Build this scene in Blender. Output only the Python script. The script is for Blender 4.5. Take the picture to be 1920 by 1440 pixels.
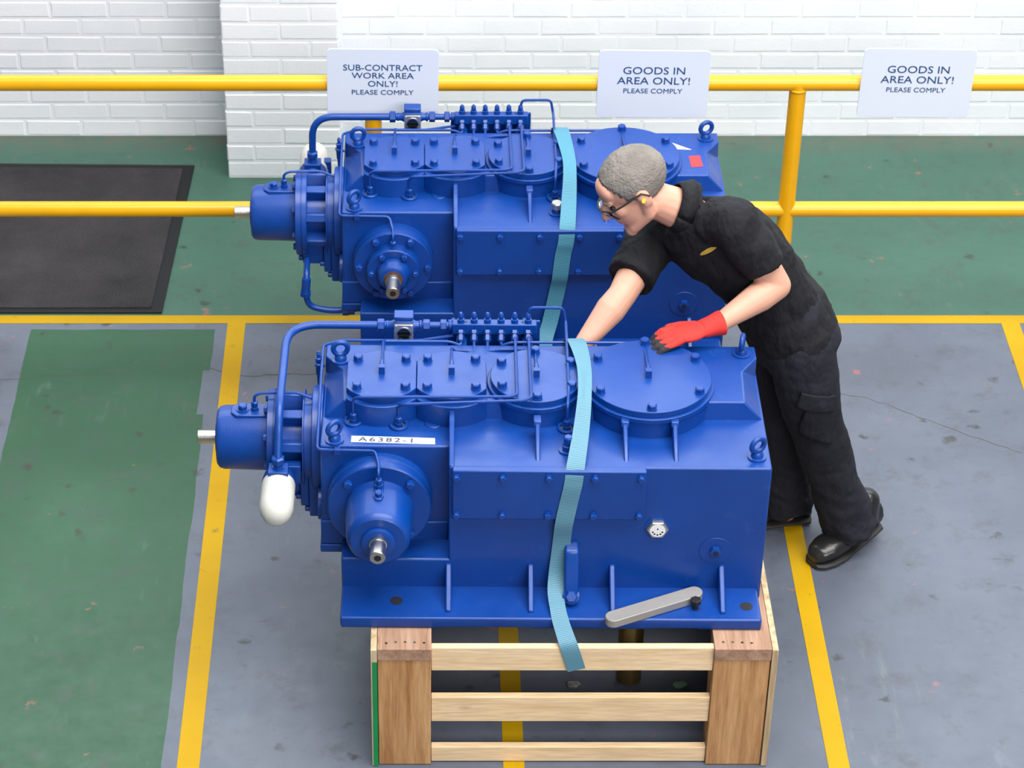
import bpy, bmesh, math, random
from mathutils import Vector, Matrix, noise
random.seed(7)
R = math.radians
sc = bpy.context.scene
col = sc.collection
for o in list(bpy.data.objects): bpy.data.objects.remove(o)

# ------------------------------------------------------------------ camera
cam = bpy.data.cameras.new('camera'); camo = bpy.data.objects.new('camera', cam); col.objects.link(camo)
camo.location = (0, 0, 5.0)
camo.rotation_euler = (R(90 - 35.39), 0, 0)
cam.sensor_fit = 'HORIZONTAL'; cam.sensor_width = 36; cam.lens = 4674 / 1920 * 36
cam.shift_x = 165 / 1920
cam.clip_end = 100
cam.dof.use_dof = True; cam.dof.focus_distance = 7.1; cam.dof.aperture_fstop = 6.5
sc.camera = camo
# ------------------------------------------------------------------ world, lights, exposure
w = bpy.data.worlds.new('hall'); sc.world = w; w.use_nodes = True
w.node_tree.nodes['Background'].inputs[0].default_value = (0.80, 0.90, 1.0, 1)
w.node_tree.nodes['Background'].inputs[1].default_value = 0.20
def area(name, loc, rot, sx, sy, e, c):
    l = bpy.data.lights.new(name, 'AREA'); l.shape = 'RECTANGLE'; l.size = sx; l.size_y = sy; l.energy = e; l.color = c
    o = bpy.data.objects.new(name, l); o.location = loc; o.rotation_euler = rot; col.objects.link(o); return o
# daylight from roof glazing over the bay; the two lights after it are added
area('rooflight_and_fill', (2.0, 4.4, 7.5), (0, 0, 0), 8, 4.0, 1080, (1.0, 0.98, 0.95))
area('rooflight_and_fill', (3.6, -2.0, 6.0), (R(62), 0, R(14)), 7, 2.6, 690, (1.0, 0.98, 0.95))  # added fill behind the camera, to brighten the wall and front faces
area('added_sheen_light', (0.8, 8.9, 4.3), (R(-62), 0, 0), 9, 2.6, 360, (0.88, 0.96, 1.0))  # added light high at the back, for sheen on upward faces
sc.view_settings.view_transform = 'Standard'; sc.view_settings.look = 'None'
sc.view_settings.gamma = 1; sc.view_settings.use_curve_mapping = False
sc.view_settings.exposure = 0.0

# ------------------------------------------------------------------ materials
def srgb(r, g, b):
    f = lambda c: (c / 255 / 12.92) if c / 255 <= .04045 else ((c / 255 + .055) / 1.055) ** 2.4
    return (f(r), f(g), f(b), 1)
class NT:
    def __init__(s, name):
        s.m = bpy.data.materials.new(name); s.m.use_nodes = True; s.t = s.m.node_tree
        s.b = s.t.nodes['Principled BSDF']
    def n(s, typ, **kw):
        nd = s.t.nodes.new(typ)
        for k, v in kw.items():
            if hasattr(nd, k): setattr(nd, k, v)
            else: nd.inputs[k.replace('_', ' ')].default_value = v
        return nd
    def l(s, a, b): s.t.links.new(a, b)
    def coord(s, kind='Object', scale=(1, 1, 1), loc=(0, 0, 0), rot=(0, 0, 0)):
        tc = s.n('ShaderNodeTexCoord'); mp = s.n('ShaderNodeMapping')
        mp.inputs['Scale'].default_value = scale; mp.inputs['Location'].default_value = loc; mp.inputs['Rotation'].default_value = rot
        if kind == 'World':
            g = s.n('ShaderNodeNewGeometry'); s.l(g.outputs['Position'], mp.inputs[0])
        else: s.l(tc.outputs[kind], mp.inputs[0])
        return mp.outputs[0]
    def noise(s, vec, scale, detail=3, rough=.5, out='Fac'):
        nd = s.n('ShaderNodeTexNoise'); nd.inputs['Scale'].default_value = scale
        nd.inputs['Detail'].default_value = detail; nd.inputs['Roughness'].default_value = rough
        s.l(vec, nd.inputs['Vector']); return nd.outputs[out]
    def ramp(s, fac, stops):
        nd = s.n('ShaderNodeValToRGB'); e = nd.color_ramp.elements
        while len(e) < len(stops): e.new(.5)
        for i, (p, c) in enumerate(stops):
            e[i].position = p; e[i].color = c if len(c) == 4 else (*c, 1)
        s.l(fac, nd.inputs[0]); return nd.outputs[0]
    def mix(s, fac, a, b, mode='MIX'):
        nd = s.n('ShaderNodeMix'); nd.data_type = 'RGBA'; nd.blend_type = mode
        for sock, v in ((nd.inputs[0], fac), (nd.inputs[6], a), (nd.inputs[7], b)):
            if hasattr(v, 'is_output'): s.l(v, sock)
            else: sock.default_value = v
        return nd.outputs[2]
    def math(s, op, a, b=0.0):
        nd = s.n('ShaderNodeMath'); nd.operation = op
        for i, v in enumerate((a, b)):
            if hasattr(v, 'is_output'): s.l(v, nd.inputs[i])
            else: nd.inputs[i].default_value = v
        return nd.outputs[0]
    def bump(s, h, strength=.2, dist=.002):
        nd = s.n('ShaderNodeBump'); nd.inputs['Strength'].default_value = strength; nd.inputs['Distance'].default_value = dist
        s.l(h, nd.inputs['Height']); s.l(nd.outputs[0], s.b.inputs['Normal'])
    def set(s, color=None, rough=None, metal=None, spec=None, coat=None):
        for k, v in (('Base Color', color), ('Roughness', rough), ('Metallic', metal), ('Specular IOR Level', spec), ('Coat Weight', coat)):
            if v is None: continue
            if hasattr(v, 'is_output'): s.l(v, s.b.inputs[k])
            else: s.b.inputs[k].default_value = v
W0, W1 = (0, 0, 0, 1), (1, 1, 1, 1)

def mat_blue():
    t = NT('blue_enamel'); v = t.coord()
    base = t.ramp(t.noise(v, 5, 4), [(.3, srgb(0, 54, 132)), (.7, srgb(0, 60, 142))])
    dust = t.ramp(t.noise(v, 26, 8, .7), [(.60, W0), (.85, (.22, .22, .22, 1))])
    t.set(t.mix(dust, base, srgb(96, 122, 176)), t.ramp(t.noise(v, 14, 5), [(.3, (.36,) * 3), (.7, (.50,) * 3)]), 0, .42)
    t.b.inputs['Coat Weight'].default_value = .16; t.b.inputs['Coat Roughness'].default_value = .16
    t.bump(t.noise(v, 170, 3), .22, .0015)
    return t.m
def simple(name, c, rough=.5, metal=0, spec=.5, bump=None, var=0):
    t = NT(name); t.set(c, rough, metal, spec)
    v = t.coord()
    if var:
        d = tuple(x * (1 - var) for x in c[:3]) + (1,)
        t.set(t.ramp(t.noise(v, 9, 5, .6), [(.3, d), (.7, c)]))
    if bump: t.bump(t.noise(v, bump[0], 4), bump[1], bump[2])
    return t.m
def mat_steel():
    t = NT('machined_steel'); v = t.coord('Object', (400, 30, 30))
    t.set(srgb(196, 192, 186), t.ramp(t.noise(v, 3, 3), [(.3, (.26,) * 3), (.7, (.36,) * 3)]), 1.0)
    return t.m
def mat_wood(name, axis, c1, c2, c3):
    t = NT(name); sc_ = {'X': (1.1, 16, 16), 'Y': (16, 1.1, 16), 'Z': (16, 16, 1.1)}[axis]
    v = t.coord('World', sc_)
    n1 = t.noise(v, 2.2, 6, .65); n2 = t.noise(v, 9, 4, .6)
    a = t.ramp(n1, [(.32, c2), (.52, c1), (.7, c3)])
    g = t.ramp(n2, [(.40, (.84,) * 3), (.6, (1,) * 3)])
    k = t.n('ShaderNodeTexVoronoi'); k.inputs['Scale'].default_value = 1
    t.l(t.coord('World', {'X': (4, 9, 9), 'Y': (9, 4, 9), 'Z': (9, 9, 3)}[axis], (.3, .1, .7)), k.inputs['Vector'])
    kn = t.ramp(k.outputs['Distance'], [(.05, (.45, .30, .18)), (.13, (1, 1, 1))])
    t.set(t.mix(.75, t.mix(1.0, a, g, 'MULTIPLY'), kn, 'MULTIPLY'), .75, 0, .25)
    t.bump(n2, .25, .002)
    return t.m
def mat_floor():
    t = NT('painted_concrete_floor'); P = t.coord('World')
    sep = t.n('ShaderNodeSeparateXYZ'); t.l(P, sep.inputs[0])
    wob = t.math('MULTIPLY', t.math('SUBTRACT', t.noise(P, 5, 3), .5), .016)
    bite = t.math('MULTIPLY', t.math('SUBTRACT', t.noise(P, 2.3, 2), .5), .008)
    X = t.math('ADD', sep.outputs[0], wob); Y = t.math('ADD', sep.outputs[1], wob)
    Xb = t.math('ADD', X, bite)
    gt = lambda a, b: t.math('GREATER_THAN', a, b); lt = lambda a, b: t.math('LESS_THAN', a, b)
    mul = lambda a, b: t.math('MULTIPLY', a, b)
    patch = mul(mul(gt(Xb, -1.405), lt(Xb, -.748)), lt(Y, 7.375))
    notch = mul(mul(gt(X, -.772), gt(sep.outputs[1], 6.86)), lt(sep.outputs[1], 7.12))
    patch = mul(patch, t.math('SUBTRACT', 1.0, notch))
    walk = gt(Y, 7.44)
    green = t.math('MAXIMUM', patch, walk)
    big = t.noise(P, 1.3, 5, .6); fine = t.noise(P, 14, 8, .72)
    grey = t.ramp(big, [(.3, srgb(78, 84, 97)), (.55, srgb(89, 96, 110)), (.75, srgb(100, 106, 117))])
    gr = t.ramp(big, [(.3, srgb(29, 71, 47)), (.6, srgb(38, 80, 55)), (.75, srgb(51, 90, 66))])
    grw = t.ramp(big, [(.3, srgb(52, 90, 75)), (.7, srgb(62, 99, 84))])
    gg = t.mix(walk, gr, grw)
    c = t.mix(green, grey, gg)
    # worn scuffs, pale rubs, red paint flecks, dark chips
    sc1 = t.noise(t.coord('World', (1, 1, 1), (3, 5, 0)), 7, 10, .78)
    c = t.mix(t.ramp(sc1, [(.52, W0), (.70, (.62,) * 3)]), c, srgb(66, 67, 68))
    pale = t.noise(t.coord('World', (2.2, .9, 1), (9, 2, 0)), 4, 8, .7)
    c = t.mix(t.ramp(pale, [(.62, W0), (.85, (.35,) * 3)]), c, srgb(140, 144, 150))
    red = t.noise(t.coord('World', (1, 1, 1), (1, 8, 0)), 11, 5, .6)
    c = t.mix(t.ramp(red, [(.665, W0), (.73, (.5,) * 3)]), c, srgb(176, 92, 88))
    vo = t.n('ShaderNodeTexVoronoi'); vo.inputs['Scale'].default_value = 8
    wv = t.n('ShaderNodeMixRGB'); wv.blend_type = 'ADD'; wv.inputs[0].default_value = .09
    t.l(P, wv.inputs[1]); t.l(t.noise(P, 17, 3, .6, 'Color'), wv.inputs[2]); t.l(wv.outputs[0], vo.inputs['Vector'])
    dots = mul(t.ramp(vo.outputs['Distance'], [(.06, W1), (.17, W0)]), t.ramp(t.noise(P, 3, 2), [(.38, W0), (.52, W1)]))
    c = t.mix(mul(dots, .8), c, srgb(48, 49, 44))
    # long pale drag scratches and short dark ones
    st = t.noise(t.coord('World', (20, 2.6, 1), (2, 3, 0), (0, 0, R(4))), 1, 7, .7); sm = t.noise(t.coord('World', (1, 1, 1), (6, 1, 0)), 1.6, 3, .6)
    c = t.mix(mul(t.ramp(st, [(.58, W0), (.74, W1)]), t.ramp(sm, [(.50, W0), (.66, (.20,) * 3)])), c, srgb(150, 164, 156))
    sd = t.noise(t.coord('World', (7, 24, 1), (5, 7, 0), (0, 0, R(-14))), 1, 3, .6)
    c = t.mix(mul(t.ramp(sd, [(.66, W0), (.72, W1)]), t.ramp(sm, [(.40, (.5,) * 3), (.50, W0)])), c, srgb(52, 52, 50))
    # grime along the foot of the wall
    wallg = mul(t.ramp(t.math('SUBTRACT', Y, 8.0), [(.60, W0), (.77, W1)]), t.ramp(fine, [(.35, W0), (.6, W1)]))
    c = t.mix(mul(wallg, .75), c, srgb(104, 96, 84))
    t.set(c, t.ramp(fine, [(.3, (.34,) * 3), (.7, (.56,) * 3)]), 0, .45)
    t.bump(t.math('ADD', fine, mul(dots, -.6)), .22, .003)
    return t.m
def mat_yellow_line():
    t = NT('worn_yellow_line_paint'); P = t.coord('World')
    n1 = t.noise(P, 16, 9, .75)
    c = t.ramp(t.noise(P, 4, 4), [(.3, srgb(172, 134, 0)), (.7, srgb(182, 144, 2))])
    t.set(t.mix(t.ramp(n1, [(.60, W0), (.70, (.8,) * 3)]), c, srgb(120, 100, 44)), .55, 0, .2)
    t.bump(n1, .2, .002)
    return t.m
def mat_white_brick():
    t = NT('white_painted_brick'); P = t.coord('World')
    a = t.ramp(t.noise(P, 3, 4), [(.3, srgb(230, 234, 242)), (.7, srgb(240, 243, 249))])
    st = t.ramp(t.noise(t.coord('World', (1, 1, 1), (4, 0, 3)), 5, 8, .7), [(.64, W0), (.8, (.6,) * 3)])
    sep = t.n('ShaderNodeSeparateXYZ'); t.l(P, sep.inputs[0])
    low = t.ramp(sep.outputs[2], [(.02, W1), (.20, W0)])
    t.set(t.mix(t.math('MULTIPLY', st, low), a, srgb(176, 158, 136)), .55, 0, .35)
    t.bump(t.noise(P, 60, 6, .7), .35, .004)
    return t.m
def mat_mat():
    t = NT('charcoal_carpet_pile'); P = t.coord('World')
    big = t.noise(P, 2.5, 6, .65)
    c = t.ramp(big, [(.3, srgb(38, 36, 39)), (.7, srgb(76, 72, 76))])
    f = t.noise(P, 220, 3); t.set(t.mix(.5, c, t.ramp(f, [(.3, (.012,) * 3), (.7, (.06,) * 3)])), .95, 0, .1)
    t.bump(f, .6, .004); return t.m
def mat_strap(name, c, c2):
    t = NT(name); wv = t.n('ShaderNodeTexWave'); wv.wave_type = 'BANDS'; wv.bands_direction = 'Y'
    wv.inputs['Scale'].default_value = 60; wv.inputs['Distortion'].default_value = .3
    uv = t.n('ShaderNodeTexCoord'); t.l(uv.outputs['UV'], wv.inputs['Vector'])
    t.set(t.ramp(wv.outputs['Fac'], [(.15, c2), (.5, c)]), .55, 0, .4)
    t.bump(wv.outputs['Fac'], .35, .0012); return t.m
def mat_cloth(name, c1, c2, s=3.5):
    t = NT(name); P = t.coord()
    t.set(t.ramp(t.noise(P, 2.5, 4), [(.3, c1), (.7, c2)]), .85, 0, .25)
    wr = t.noise(t.coord('Object', (1.6, 1, .8)), s * 3, 3, .55)
    t.bump(wr, .55, .05); return t.m
def mat_glove():
    t = NT('red_knit_black_dipped_glove'); P = t.coord('Object')
    sep = t.n('ShaderNodeSeparateXYZ'); t.l(P, sep.inputs[0])
    # local x runs to the fingertips, local z to the back of the hand
    k = t.math('ADD', t.math('ADD', sep.outputs[2], t.math('MULTIPLY', sep.outputs[0], -.18)), t.math('MULTIPLY', t.math('SUBTRACT', t.noise(P, 30, 3), .5), .012))
    m = t.math('MULTIPLY', t.math('LESS_THAN', k, -.013), t.math('GREATER_THAN', sep.outputs[0], -.01))
    t.set(t.mix(m, srgb(206, 52, 46), srgb(48, 44, 48)), .75, 0, .3)
    t.bump(t.noise(P, 160, 3), .4, .002); return t.m
def mat_glass(name, c, rough=.05, tr=1.0):
    t = NT(name); t.set(c, rough); t.b.inputs['Transmission Weight'].default_value = tr; t.b.inputs['IOR'].default_value = 1.45
    return t.m

M = dict(
    blue=mat_blue(), steel=mat_steel(),
    bar=simple('grey_ground_steel', srgb(150, 148, 146), .5, .25, .5, (90, .12, .001), .12),
    zinc=simple('bright_zinc', srgb(190, 190, 186), .35, .85, .5, None, .2),
    black=simple('black_oxide', srgb(38, 38, 40), .45, .3),
    rust=simple('rusty_brown_seal', srgb(104, 66, 42), .7, 0, .3, None, .3),
    white=simple('white_filter_paint', srgb(196, 196, 190), .45, 0, .5, None, .04),
    ink=simple('dark_ink', srgb(24, 26, 34), .6),
    navy=simple('navy_sign_ink', srgb(6, 60, 112), .5),
    pencil=simple('grey_marker', srgb(70, 72, 84), .7),
    tape=simple('masking_tape', srgb(226, 226, 228), .7, 0, .3),
    sign=simple('pale_sign_plate', srgb(210, 217, 230), .45, 0, .5, None, .02),
    yellow=simple('yellow_rail_enamel', srgb(226, 164, 0), .3, 0, .5, (40, .04, .002), .08),
    yline=mat_yellow_line(), floor=mat_floor(), brick=mat_white_brick(), mat=mat_mat(),
    rubber=simple('black_rubber', srgb(26, 26, 29), .6, 0, .3, None, .2),
    strapA=mat_strap('light_blue_webbing', srgb(98, 144, 164), srgb(62, 112, 136)),
    strapB=mat_strap('teal_webbing', srgb(80, 146, 168), srgb(44, 104, 132)),
    woodX=mat_wood('pale_pine_x', 'X', srgb(236, 206, 166), srgb(224, 192, 148), srgb(242, 216, 180)),
    woodY=mat_wood('brown_timber_y', 'Y', srgb(172, 138, 116), srgb(146, 112, 90), srgb(186, 154, 132)),
    woodZ=mat_wood('brown_timber_z', 'Z', srgb(192, 146, 100), srgb(160, 110, 66), srgb(208, 164, 118)),
    ply=mat_wood('plywood_edge', 'Z', srgb(200, 176, 140), srgb(168, 140, 106), srgb(216, 196, 164)),
    green=simple('green_paint', srgb(20, 142, 78), .5, 0, .4, None, .15),
    skin=simple('skin', srgb(206, 154, 132), .5, 0, .4, (70, .12, .002), .10),
    hair=simple('short_grey_hair', srgb(138, 132, 126), .8, 0, .2, (140, .8, .006), .45),
    shirt=mat_cloth('black_polo_cotton', srgb(20, 20, 24), srgb(30, 30, 35)),
    trouser=mat_cloth('black_work_trousers', srgb(24, 25, 32), srgb(36, 37, 46), 3),
    leather=simple('black_leather', srgb(30, 29, 30), .28, 0, .5, (30, .25, .006)),
    sole=simple('black_shoe_sole', srgb(22, 22, 22), .6),
    glove=mat_glove(), gold=simple('gold_thread', srgb(184, 152, 64), .6, 0, .3, (120, .4, .001)),
    lens=mat_glass('clear_lens', (.96, .97, 1, 1)), sglass=simple('dark_oil_glass', srgb(14, 20, 18), .08),
    brass=simple('dull_brass', srgb(150, 128, 78), .35, .8, .5, None, .25),
    foil=simple('crumpled_foil', srgb(190, 190, 190), .35, .7, .5, (60, .8, .01)),
    rag=simple('green_rag', srgb(130, 168, 140), .8, 0, .2, (40, .6, .01)),
    redsticker=simple('red_sticker', srgb(206, 46, 52), .5), yearplug=simple('yellow_foam', srgb(230, 200, 60), .7),
    crack=simple('crack_dirt', srgb(84, 80, 74), .9),
)

# ------------------------------------------------------------------ mesh helpers
OFF = Vector((0, 0, 0))
def V(*a): return Vector(a if len(a) > 1 else a[0])
def frame(d):
    d = V(d).normalized()
    a = V(0, 0, 1) if abs(d.z) < .9 else V(1, 0, 0)
    u = a.cross(d).normalized(); return u, d.cross(u).normalized(), d
class MB:
    def __init__(s): s.v = []; s.f = []
    def add(s, vs, fs):
        k = len(s.v); s.v += [V(p) for p in vs]; s.f += [tuple(i + k for i in f) for f in fs]; return s
    def box(s, x0, x1, y0, y1, z0, z1):
        return s.frus((x0, x1, y0, y1, z0), (x0, x1, y0, y1, z1))
    def frus(s, a, b):
        vs = [(a[0], a[2], a[4]), (a[1], a[2], a[4]), (a[1], a[3], a[4]), (a[0], a[3], a[4]),
              (b[0], b[2], b[4]), (b[1], b[2], b[4]), (b[1], b[3], b[4]), (b[0], b[3], b[4])]
        return s.add(vs, [(3, 2, 1, 0), (4, 5, 6, 7), (0, 1, 5, 4), (1, 2, 6, 5), (2, 3, 7, 6), (3, 0, 4, 7)])
    def prism(s, poly, axis, a0, a1):
        n = len(poly)
        mk = {'x': lambda p, a: (a, p[0], p[1]), 'y': lambda p, a: (p[0], a, p[1]), 'z': lambda p, a: (p[0], p[1], a)}[axis]
        vs = [mk(p, a0) for p in poly] + [mk(p, a1) for p in poly]
        fs = [tuple(range(n))[::-1], tuple(range(n, 2 * n))] + [(i, (i + 1) % n, n + (i + 1) % n, n + i) for i in range(n)]
        return s.add(vs, fs)
    def lathe(s, p0, d, prof, n=32):
        """prof: list of (distance along d, radius)"""
        u, v_, d = frame(d); p0 = V(p0); vs = []; fs = []
        for (t, r) in prof:
            for i in range(n):
                a = 2 * math.pi * i / n
                vs.append(p0 + d * t + (u * math.cos(a) + v_ * math.sin(a)) * max(r, 1e-5))
        m = len(prof)
        for j in range(m - 1):
            for i in range(n):
                k = (i + 1) % n; fs.append((j * n + i, j * n + k, (j + 1) * n + k, (j + 1) * n + i))
        fs.append(tuple(range(n))[::-1]); fs.append(tuple(range((m - 1) * n, m * n)))
        return s.add(vs, fs)
    def cyl(s, p0, p1, r0, r1=None, n=32, ch=0):
        p0, p1 = V(p0), V(p1); d = p1 - p0; L = d.length; r1 = r0 if r1 is None else r1
        pr = [(0, r0), (L, r1)]
        if ch: pr = [(0, r0 - ch), (ch, r0), (L - ch, r1), (L, r1 - ch)]
        return s.lathe(p0, d, pr, n)
    def ring(s, p0, d, h, ro, ri, n=32):
        return s.lathe_open(p0, d, [(0, ri), (0, ro), (h * .8, ro), (h, ro - h * .2), (h, ri)], n)
    def lathe_open(s, p0, d, prof, n=32):
        u, v_, d = frame(d); p0 = V(p0); vs = []; fs = []; m = len(prof)
        for (t, r) in prof:
            for i in range(n):
                a = 2 * math.pi * i / n; vs.append(p0 + d * t + (u * math.cos(a) + v_ * math.sin(a)) * r)
        for j in range(m):
            q = (j + 1) % m
            for i in range(n):
                k = (i + 1) % n; fs.append((j * n + i, j * n + k, q * n + k, q * n + i))
        return s.add(vs, fs)
    def torus(s, c, nrm, Rr, r, n=28, m=12):
        return s.lathe_open(c, nrm, [(r * math.sin(2 * math.pi * k / m), Rr + r * math.cos(2 * math.pi * k / m)) for k in range(m)], n)
    def hexbolt(s, p, d, af, h, washer=0):
        u, v_, d = frame(d); p = V(p); r = af / 2 / math.cos(math.pi / 6)
        if washer: s.cyl(p, p + d * .003, washer, washer, 20); p = p + d * .003
        s.lathe(p, d, [(0, r), (h * .8, r), (h, r * .8)], 6); return s
    def tube(s, pts, r, n=10, rad=None, seg=5):
        pts = [V(p) for p in pts]
        if rad: pts = fillet(pts, rad, seg)
        u = None; vs = []; fs = []
        for i, p in enumerate(pts):
            t = (pts[min(i + 1, len(pts) - 1)] - pts[max(i - 1, 0)]).normalized()
            if u is None: u = frame(t)[0]
            u = (u - t * u.dot(t)).normalized(); w_ = t.cross(u)
            rr = r[i] if isinstance(r, (list, tuple)) else r
            for k in range(n):
                a = 2 * math.pi * k / n; vs.append(p + (u * math.cos(a) + w_ * math.sin(a)) * rr)
        m = len(pts)
        for j in range(m - 1):
            for k in range(n):
                q = (k + 1) % n; fs.append((j * n + k, j * n + q, (j + 1) * n + q, (j + 1) * n + k))
        fs.append(tuple(range(n))[::-1]); fs.append(tuple(range((m - 1) * n, m * n)))
        return s.add(vs, fs)
    def ell(s, c, ax, n=20, m=12):
        """ax: three axis vectors incl. length"""
        c = V(c); a, b, d = [V(x) for x in ax]; vs = []; fs = []
        for j in range(1, m):
            th = math.pi * j / m
            for i in range(n):
                ph = 2 * math.pi * i / n
                vs.append(c + a * math.sin(th) * math.cos(ph) + b * math.sin(th) * math.sin(ph) + d * math.cos(th))
        for j in range(m - 2):
            for i in range(n):
                k = (i + 1) % n; fs.append((j * n + i, j * n + k, (j + 1) * n + k, (j + 1) * n + i))
        t = len(vs); vs += [c + d, c - d]
        for i in range(n):
            k = (i + 1) % n; fs.append((t, k, i)); fs.append((t + 1, (m - 2) * n + i, (m - 2) * n + k))
        return s.add(vs, fs)
    def loft(s, rings, n=24):
        """rings: (centre, u vector, v vector)"""
        vs = []; fs = []
        for c, u, v_ in rings:
            c, u, v_ = V(c), V(u), V(v_)
            for i in range(n):
                a = 2 * math.pi * i / n; vs.append(c + u * math.cos(a) + v_ * math.sin(a))
        m = len(rings)
        for j in range(m - 1):
            for i in range(n):
                k = (i + 1) % n; fs.append((j * n + i, j * n + k, (j + 1) * n + k, (j + 1) * n + i))
        fs.append(tuple(range(n))[::-1]); fs.append(tuple(range((m - 1) * n, m * n)))
        return s.add(vs, fs)
    def limb(s, pts, rs, n=16):
        """chain of tapered spheres and cones"""
        for p, r in zip(pts, rs): s.ell(p, ((r, 0, 0), (0, r, 0), (0, 0, r)), n, 10)
        for i in range(len(pts) - 1): s.cyl(pts[i], pts[i + 1], rs[i], rs[i + 1], n)
        return s
    def mesh(s, name, sharp=35):
        me = bpy.data.meshes.new(name)
        me.from_pydata([tuple(p - OFF) for p in s.v], [], s.f)
        bm = bmesh.new(); bm.from_mesh(me); bmesh.ops.recalc_face_normals(bm, faces=bm.faces); bm.to_mesh(me); bm.free()
        for p in me.polygons: p.use_smooth = True
        me.set_sharp_from_angle(angle=R(sharp)); return me
    def build(s, name, mat, parent=None, bevel=0, sharp=35, seg=2, label=None):
        me = s.mesh(name, sharp); o = bpy.data.objects.new(name, me); me.materials.append(mat); col.objects.link(o)
        if parent: o.parent = parent
        if bevel:
            b = o.modifiers.new('bevel', 'BEVEL'); b.width = bevel; b.segments = seg; b.limit_method = 'ANGLE'; b.angle_limit = R(30)
            b.harden_normals = False
        if label: o['label'] = label
        return o
def fillet(pts, rad, seg=5):
    out = [pts[0]]
    for i in range(1, len(pts) - 1):
        a, b, c = pts[i - 1], pts[i], pts[i + 1]
        r = rad[i] if isinstance(rad, dict) and i in rad else (rad if not isinstance(rad, dict) else .02)
        d1, d2 = (a - b), (c - b); r = min(r, d1.length * .49, d2.length * .49)
        p, q = b + d1.normalized() * r, b + d2.normalized() * r
        for k in range(seg + 1):
            t = k / seg; out.append(p * (1 - t) ** 2 + b * 2 * t * (1 - t) + q * t * t)
    return out + [pts[-1]]
def tag(o, label, cat, group=None, kind=None):
    if label: o['label'] = label
    if cat: o['category'] = cat
    if group: o['group'] = group
    if kind: o['kind'] = kind
    return o
def struct(o): o['kind'] = 'structure'; return o
def empty(name, loc, rz=0):
    o = bpy.data.objects.new(name, None); o.location = loc; o.rotation_euler = (0, 0, rz); o.empty_display_size = .05; col.objects.link(o); return o
def inst(name, me, loc, parent, rot=None):
    o = bpy.data.objects.new(name, me); col.objects.link(o); o.parent = parent; o.location = V(loc) - OFF
    if rot: o.rotation_euler = rot
    return o
def text_mesh(s, size, fit=None, extrude=.0004, space=1.0, bold=0):
    cu = bpy.data.curves.new('text', 'FONT'); cu.body = s; cu.size = size; cu.align_x = 'CENTER'; cu.align_y = 'CENTER'
    cu.extrude = extrude; cu.offset = bold; cu.space_character = space; cu.resolution_u = 3
    o = bpy.data.objects.new('text', cu); col.objects.link(o)
    me = bpy.data.meshes.new_from_object(o.evaluated_get(bpy.context.evaluated_depsgraph_get()))
    bpy.data.objects.remove(o)
    if fit:
        xs = [v.co.x for v in me.vertices]; ys = [v.co.y for v in me.vertices]
        cx, cy = (max(xs) + min(xs)) / 2, (max(ys) + min(ys)) / 2
        kx, ky = fit[0] / (max(xs) - min(xs)), fit[1] / (max(ys) - min(ys))
        for v in me.vertices: v.co.x = (v.co.x - cx) * kx; v.co.y = (v.co.y - cy) * ky
    return me

# ------------------------------------------------------------------ floor
WY = 8.77
fl = MB().add([(-7, -1, 0), (8, -1, 0), (8, WY + .3, 0), (-7, WY + .3, 0)], [(0, 1, 2, 3)]).build('floor', M['floor']); struct(fl)
def crack(pts, wd=.004):
    mb = MB()
    pts = fillet([V(p) for p in pts], .05, 2)
    fine = []
    for a, b in zip(pts[:-1], pts[1:]):
        k = max(1, int((b - a).length / .03))
        for i in range(k): fine.append(a.lerp(b, i / k) + V(random.uniform(-.006, .006), random.uniform(-.006, .006), 0))
    ws = [wd * random.uniform(.25, 1) for _ in fine]
    vs = []; fs = []
    for p, q in zip(fine, ws): vs += [p + V(0, q / 2, .0006), p - V(0, q / 2, -.0006)]
    for i in range(len(fine) - 1): fs.append((2 * i, 2 * i + 1, 2 * i + 3, 2 * i + 2))
    return mb.add(vs, fs).build('crack', M['crack'], fl)
crack([(1.30, 7.02, 0), (1.52, 6.96, 0), (1.75, 6.80, 0), (2.02, 6.62, 0)], .005)
crack([(-.75, 7.13, 0), (-.62, 7.08, 0), (-.5, 7.10, 0), (-.34, 7.09, 0)], .006)
crack([(-1.6, 7.04, 0), (-1.35, 7.08, 0), (-1.0, 7.12, 0)], .003)
# ------------------------------------------------------------------ painted brick wall and pier
wall = struct(MB().box(-7, 8, WY - .0038, WY + .3, 0, 2.75).build('wall_back', M['brick']))
MB().box(-7, 8, WY - .006, WY + .01, .83, 2.75).build('upper_brickwork', M['brick'], wall)
PX0, PX1, PY = -.766, -.324, 8.44
pier = struct(MB().box(PX0 + .0032, PX1 - .0032, PY - .0038, WY + .02, 0, 2.75).build('wall_pier', M['brick']))
MB().box(PX0 - .0, PX1 + .006, PY - .006, WY, .83, 2.75).build('upper_brickwork', M['brick'], pier)
bcache = {}
def brick_mesh(L, d=.02, h=.066):
    k = (round(L, 3), random.randint(0, 2))
    if k not in bcache:
        c = .004; j = lambda: random.uniform(-.0015, .0015)
        a = (-L / 2, L / 2, -h / 2, h / 2); b = (-L / 2 + c, L / 2 - c, -h / 2 + c, h / 2 - c)
        vs = []
        for (x0, x1, z0, z1), y in ((a, 0), (a, -d + .004), (b, -d)):
            vs += [(x0 + j(), y, z0 + j()), (x1 + j(), y, z0 + j()), (x1 + j(), y, z1 + j()), (x0 + j(), y, z1 + j())]
        fs = [(8, 9, 10, 11)]
        for q in (0, 4):
            for i in range(4): fs.append((q + i, q + (i + 1) % 4, q + 4 + (i + 1) % 4, q + 4 + i))
        me = MB().add(vs, fs).mesh('brick', 12); me.materials.append(M['brick']); bcache[k] = me
    return bcache[k]
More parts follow.
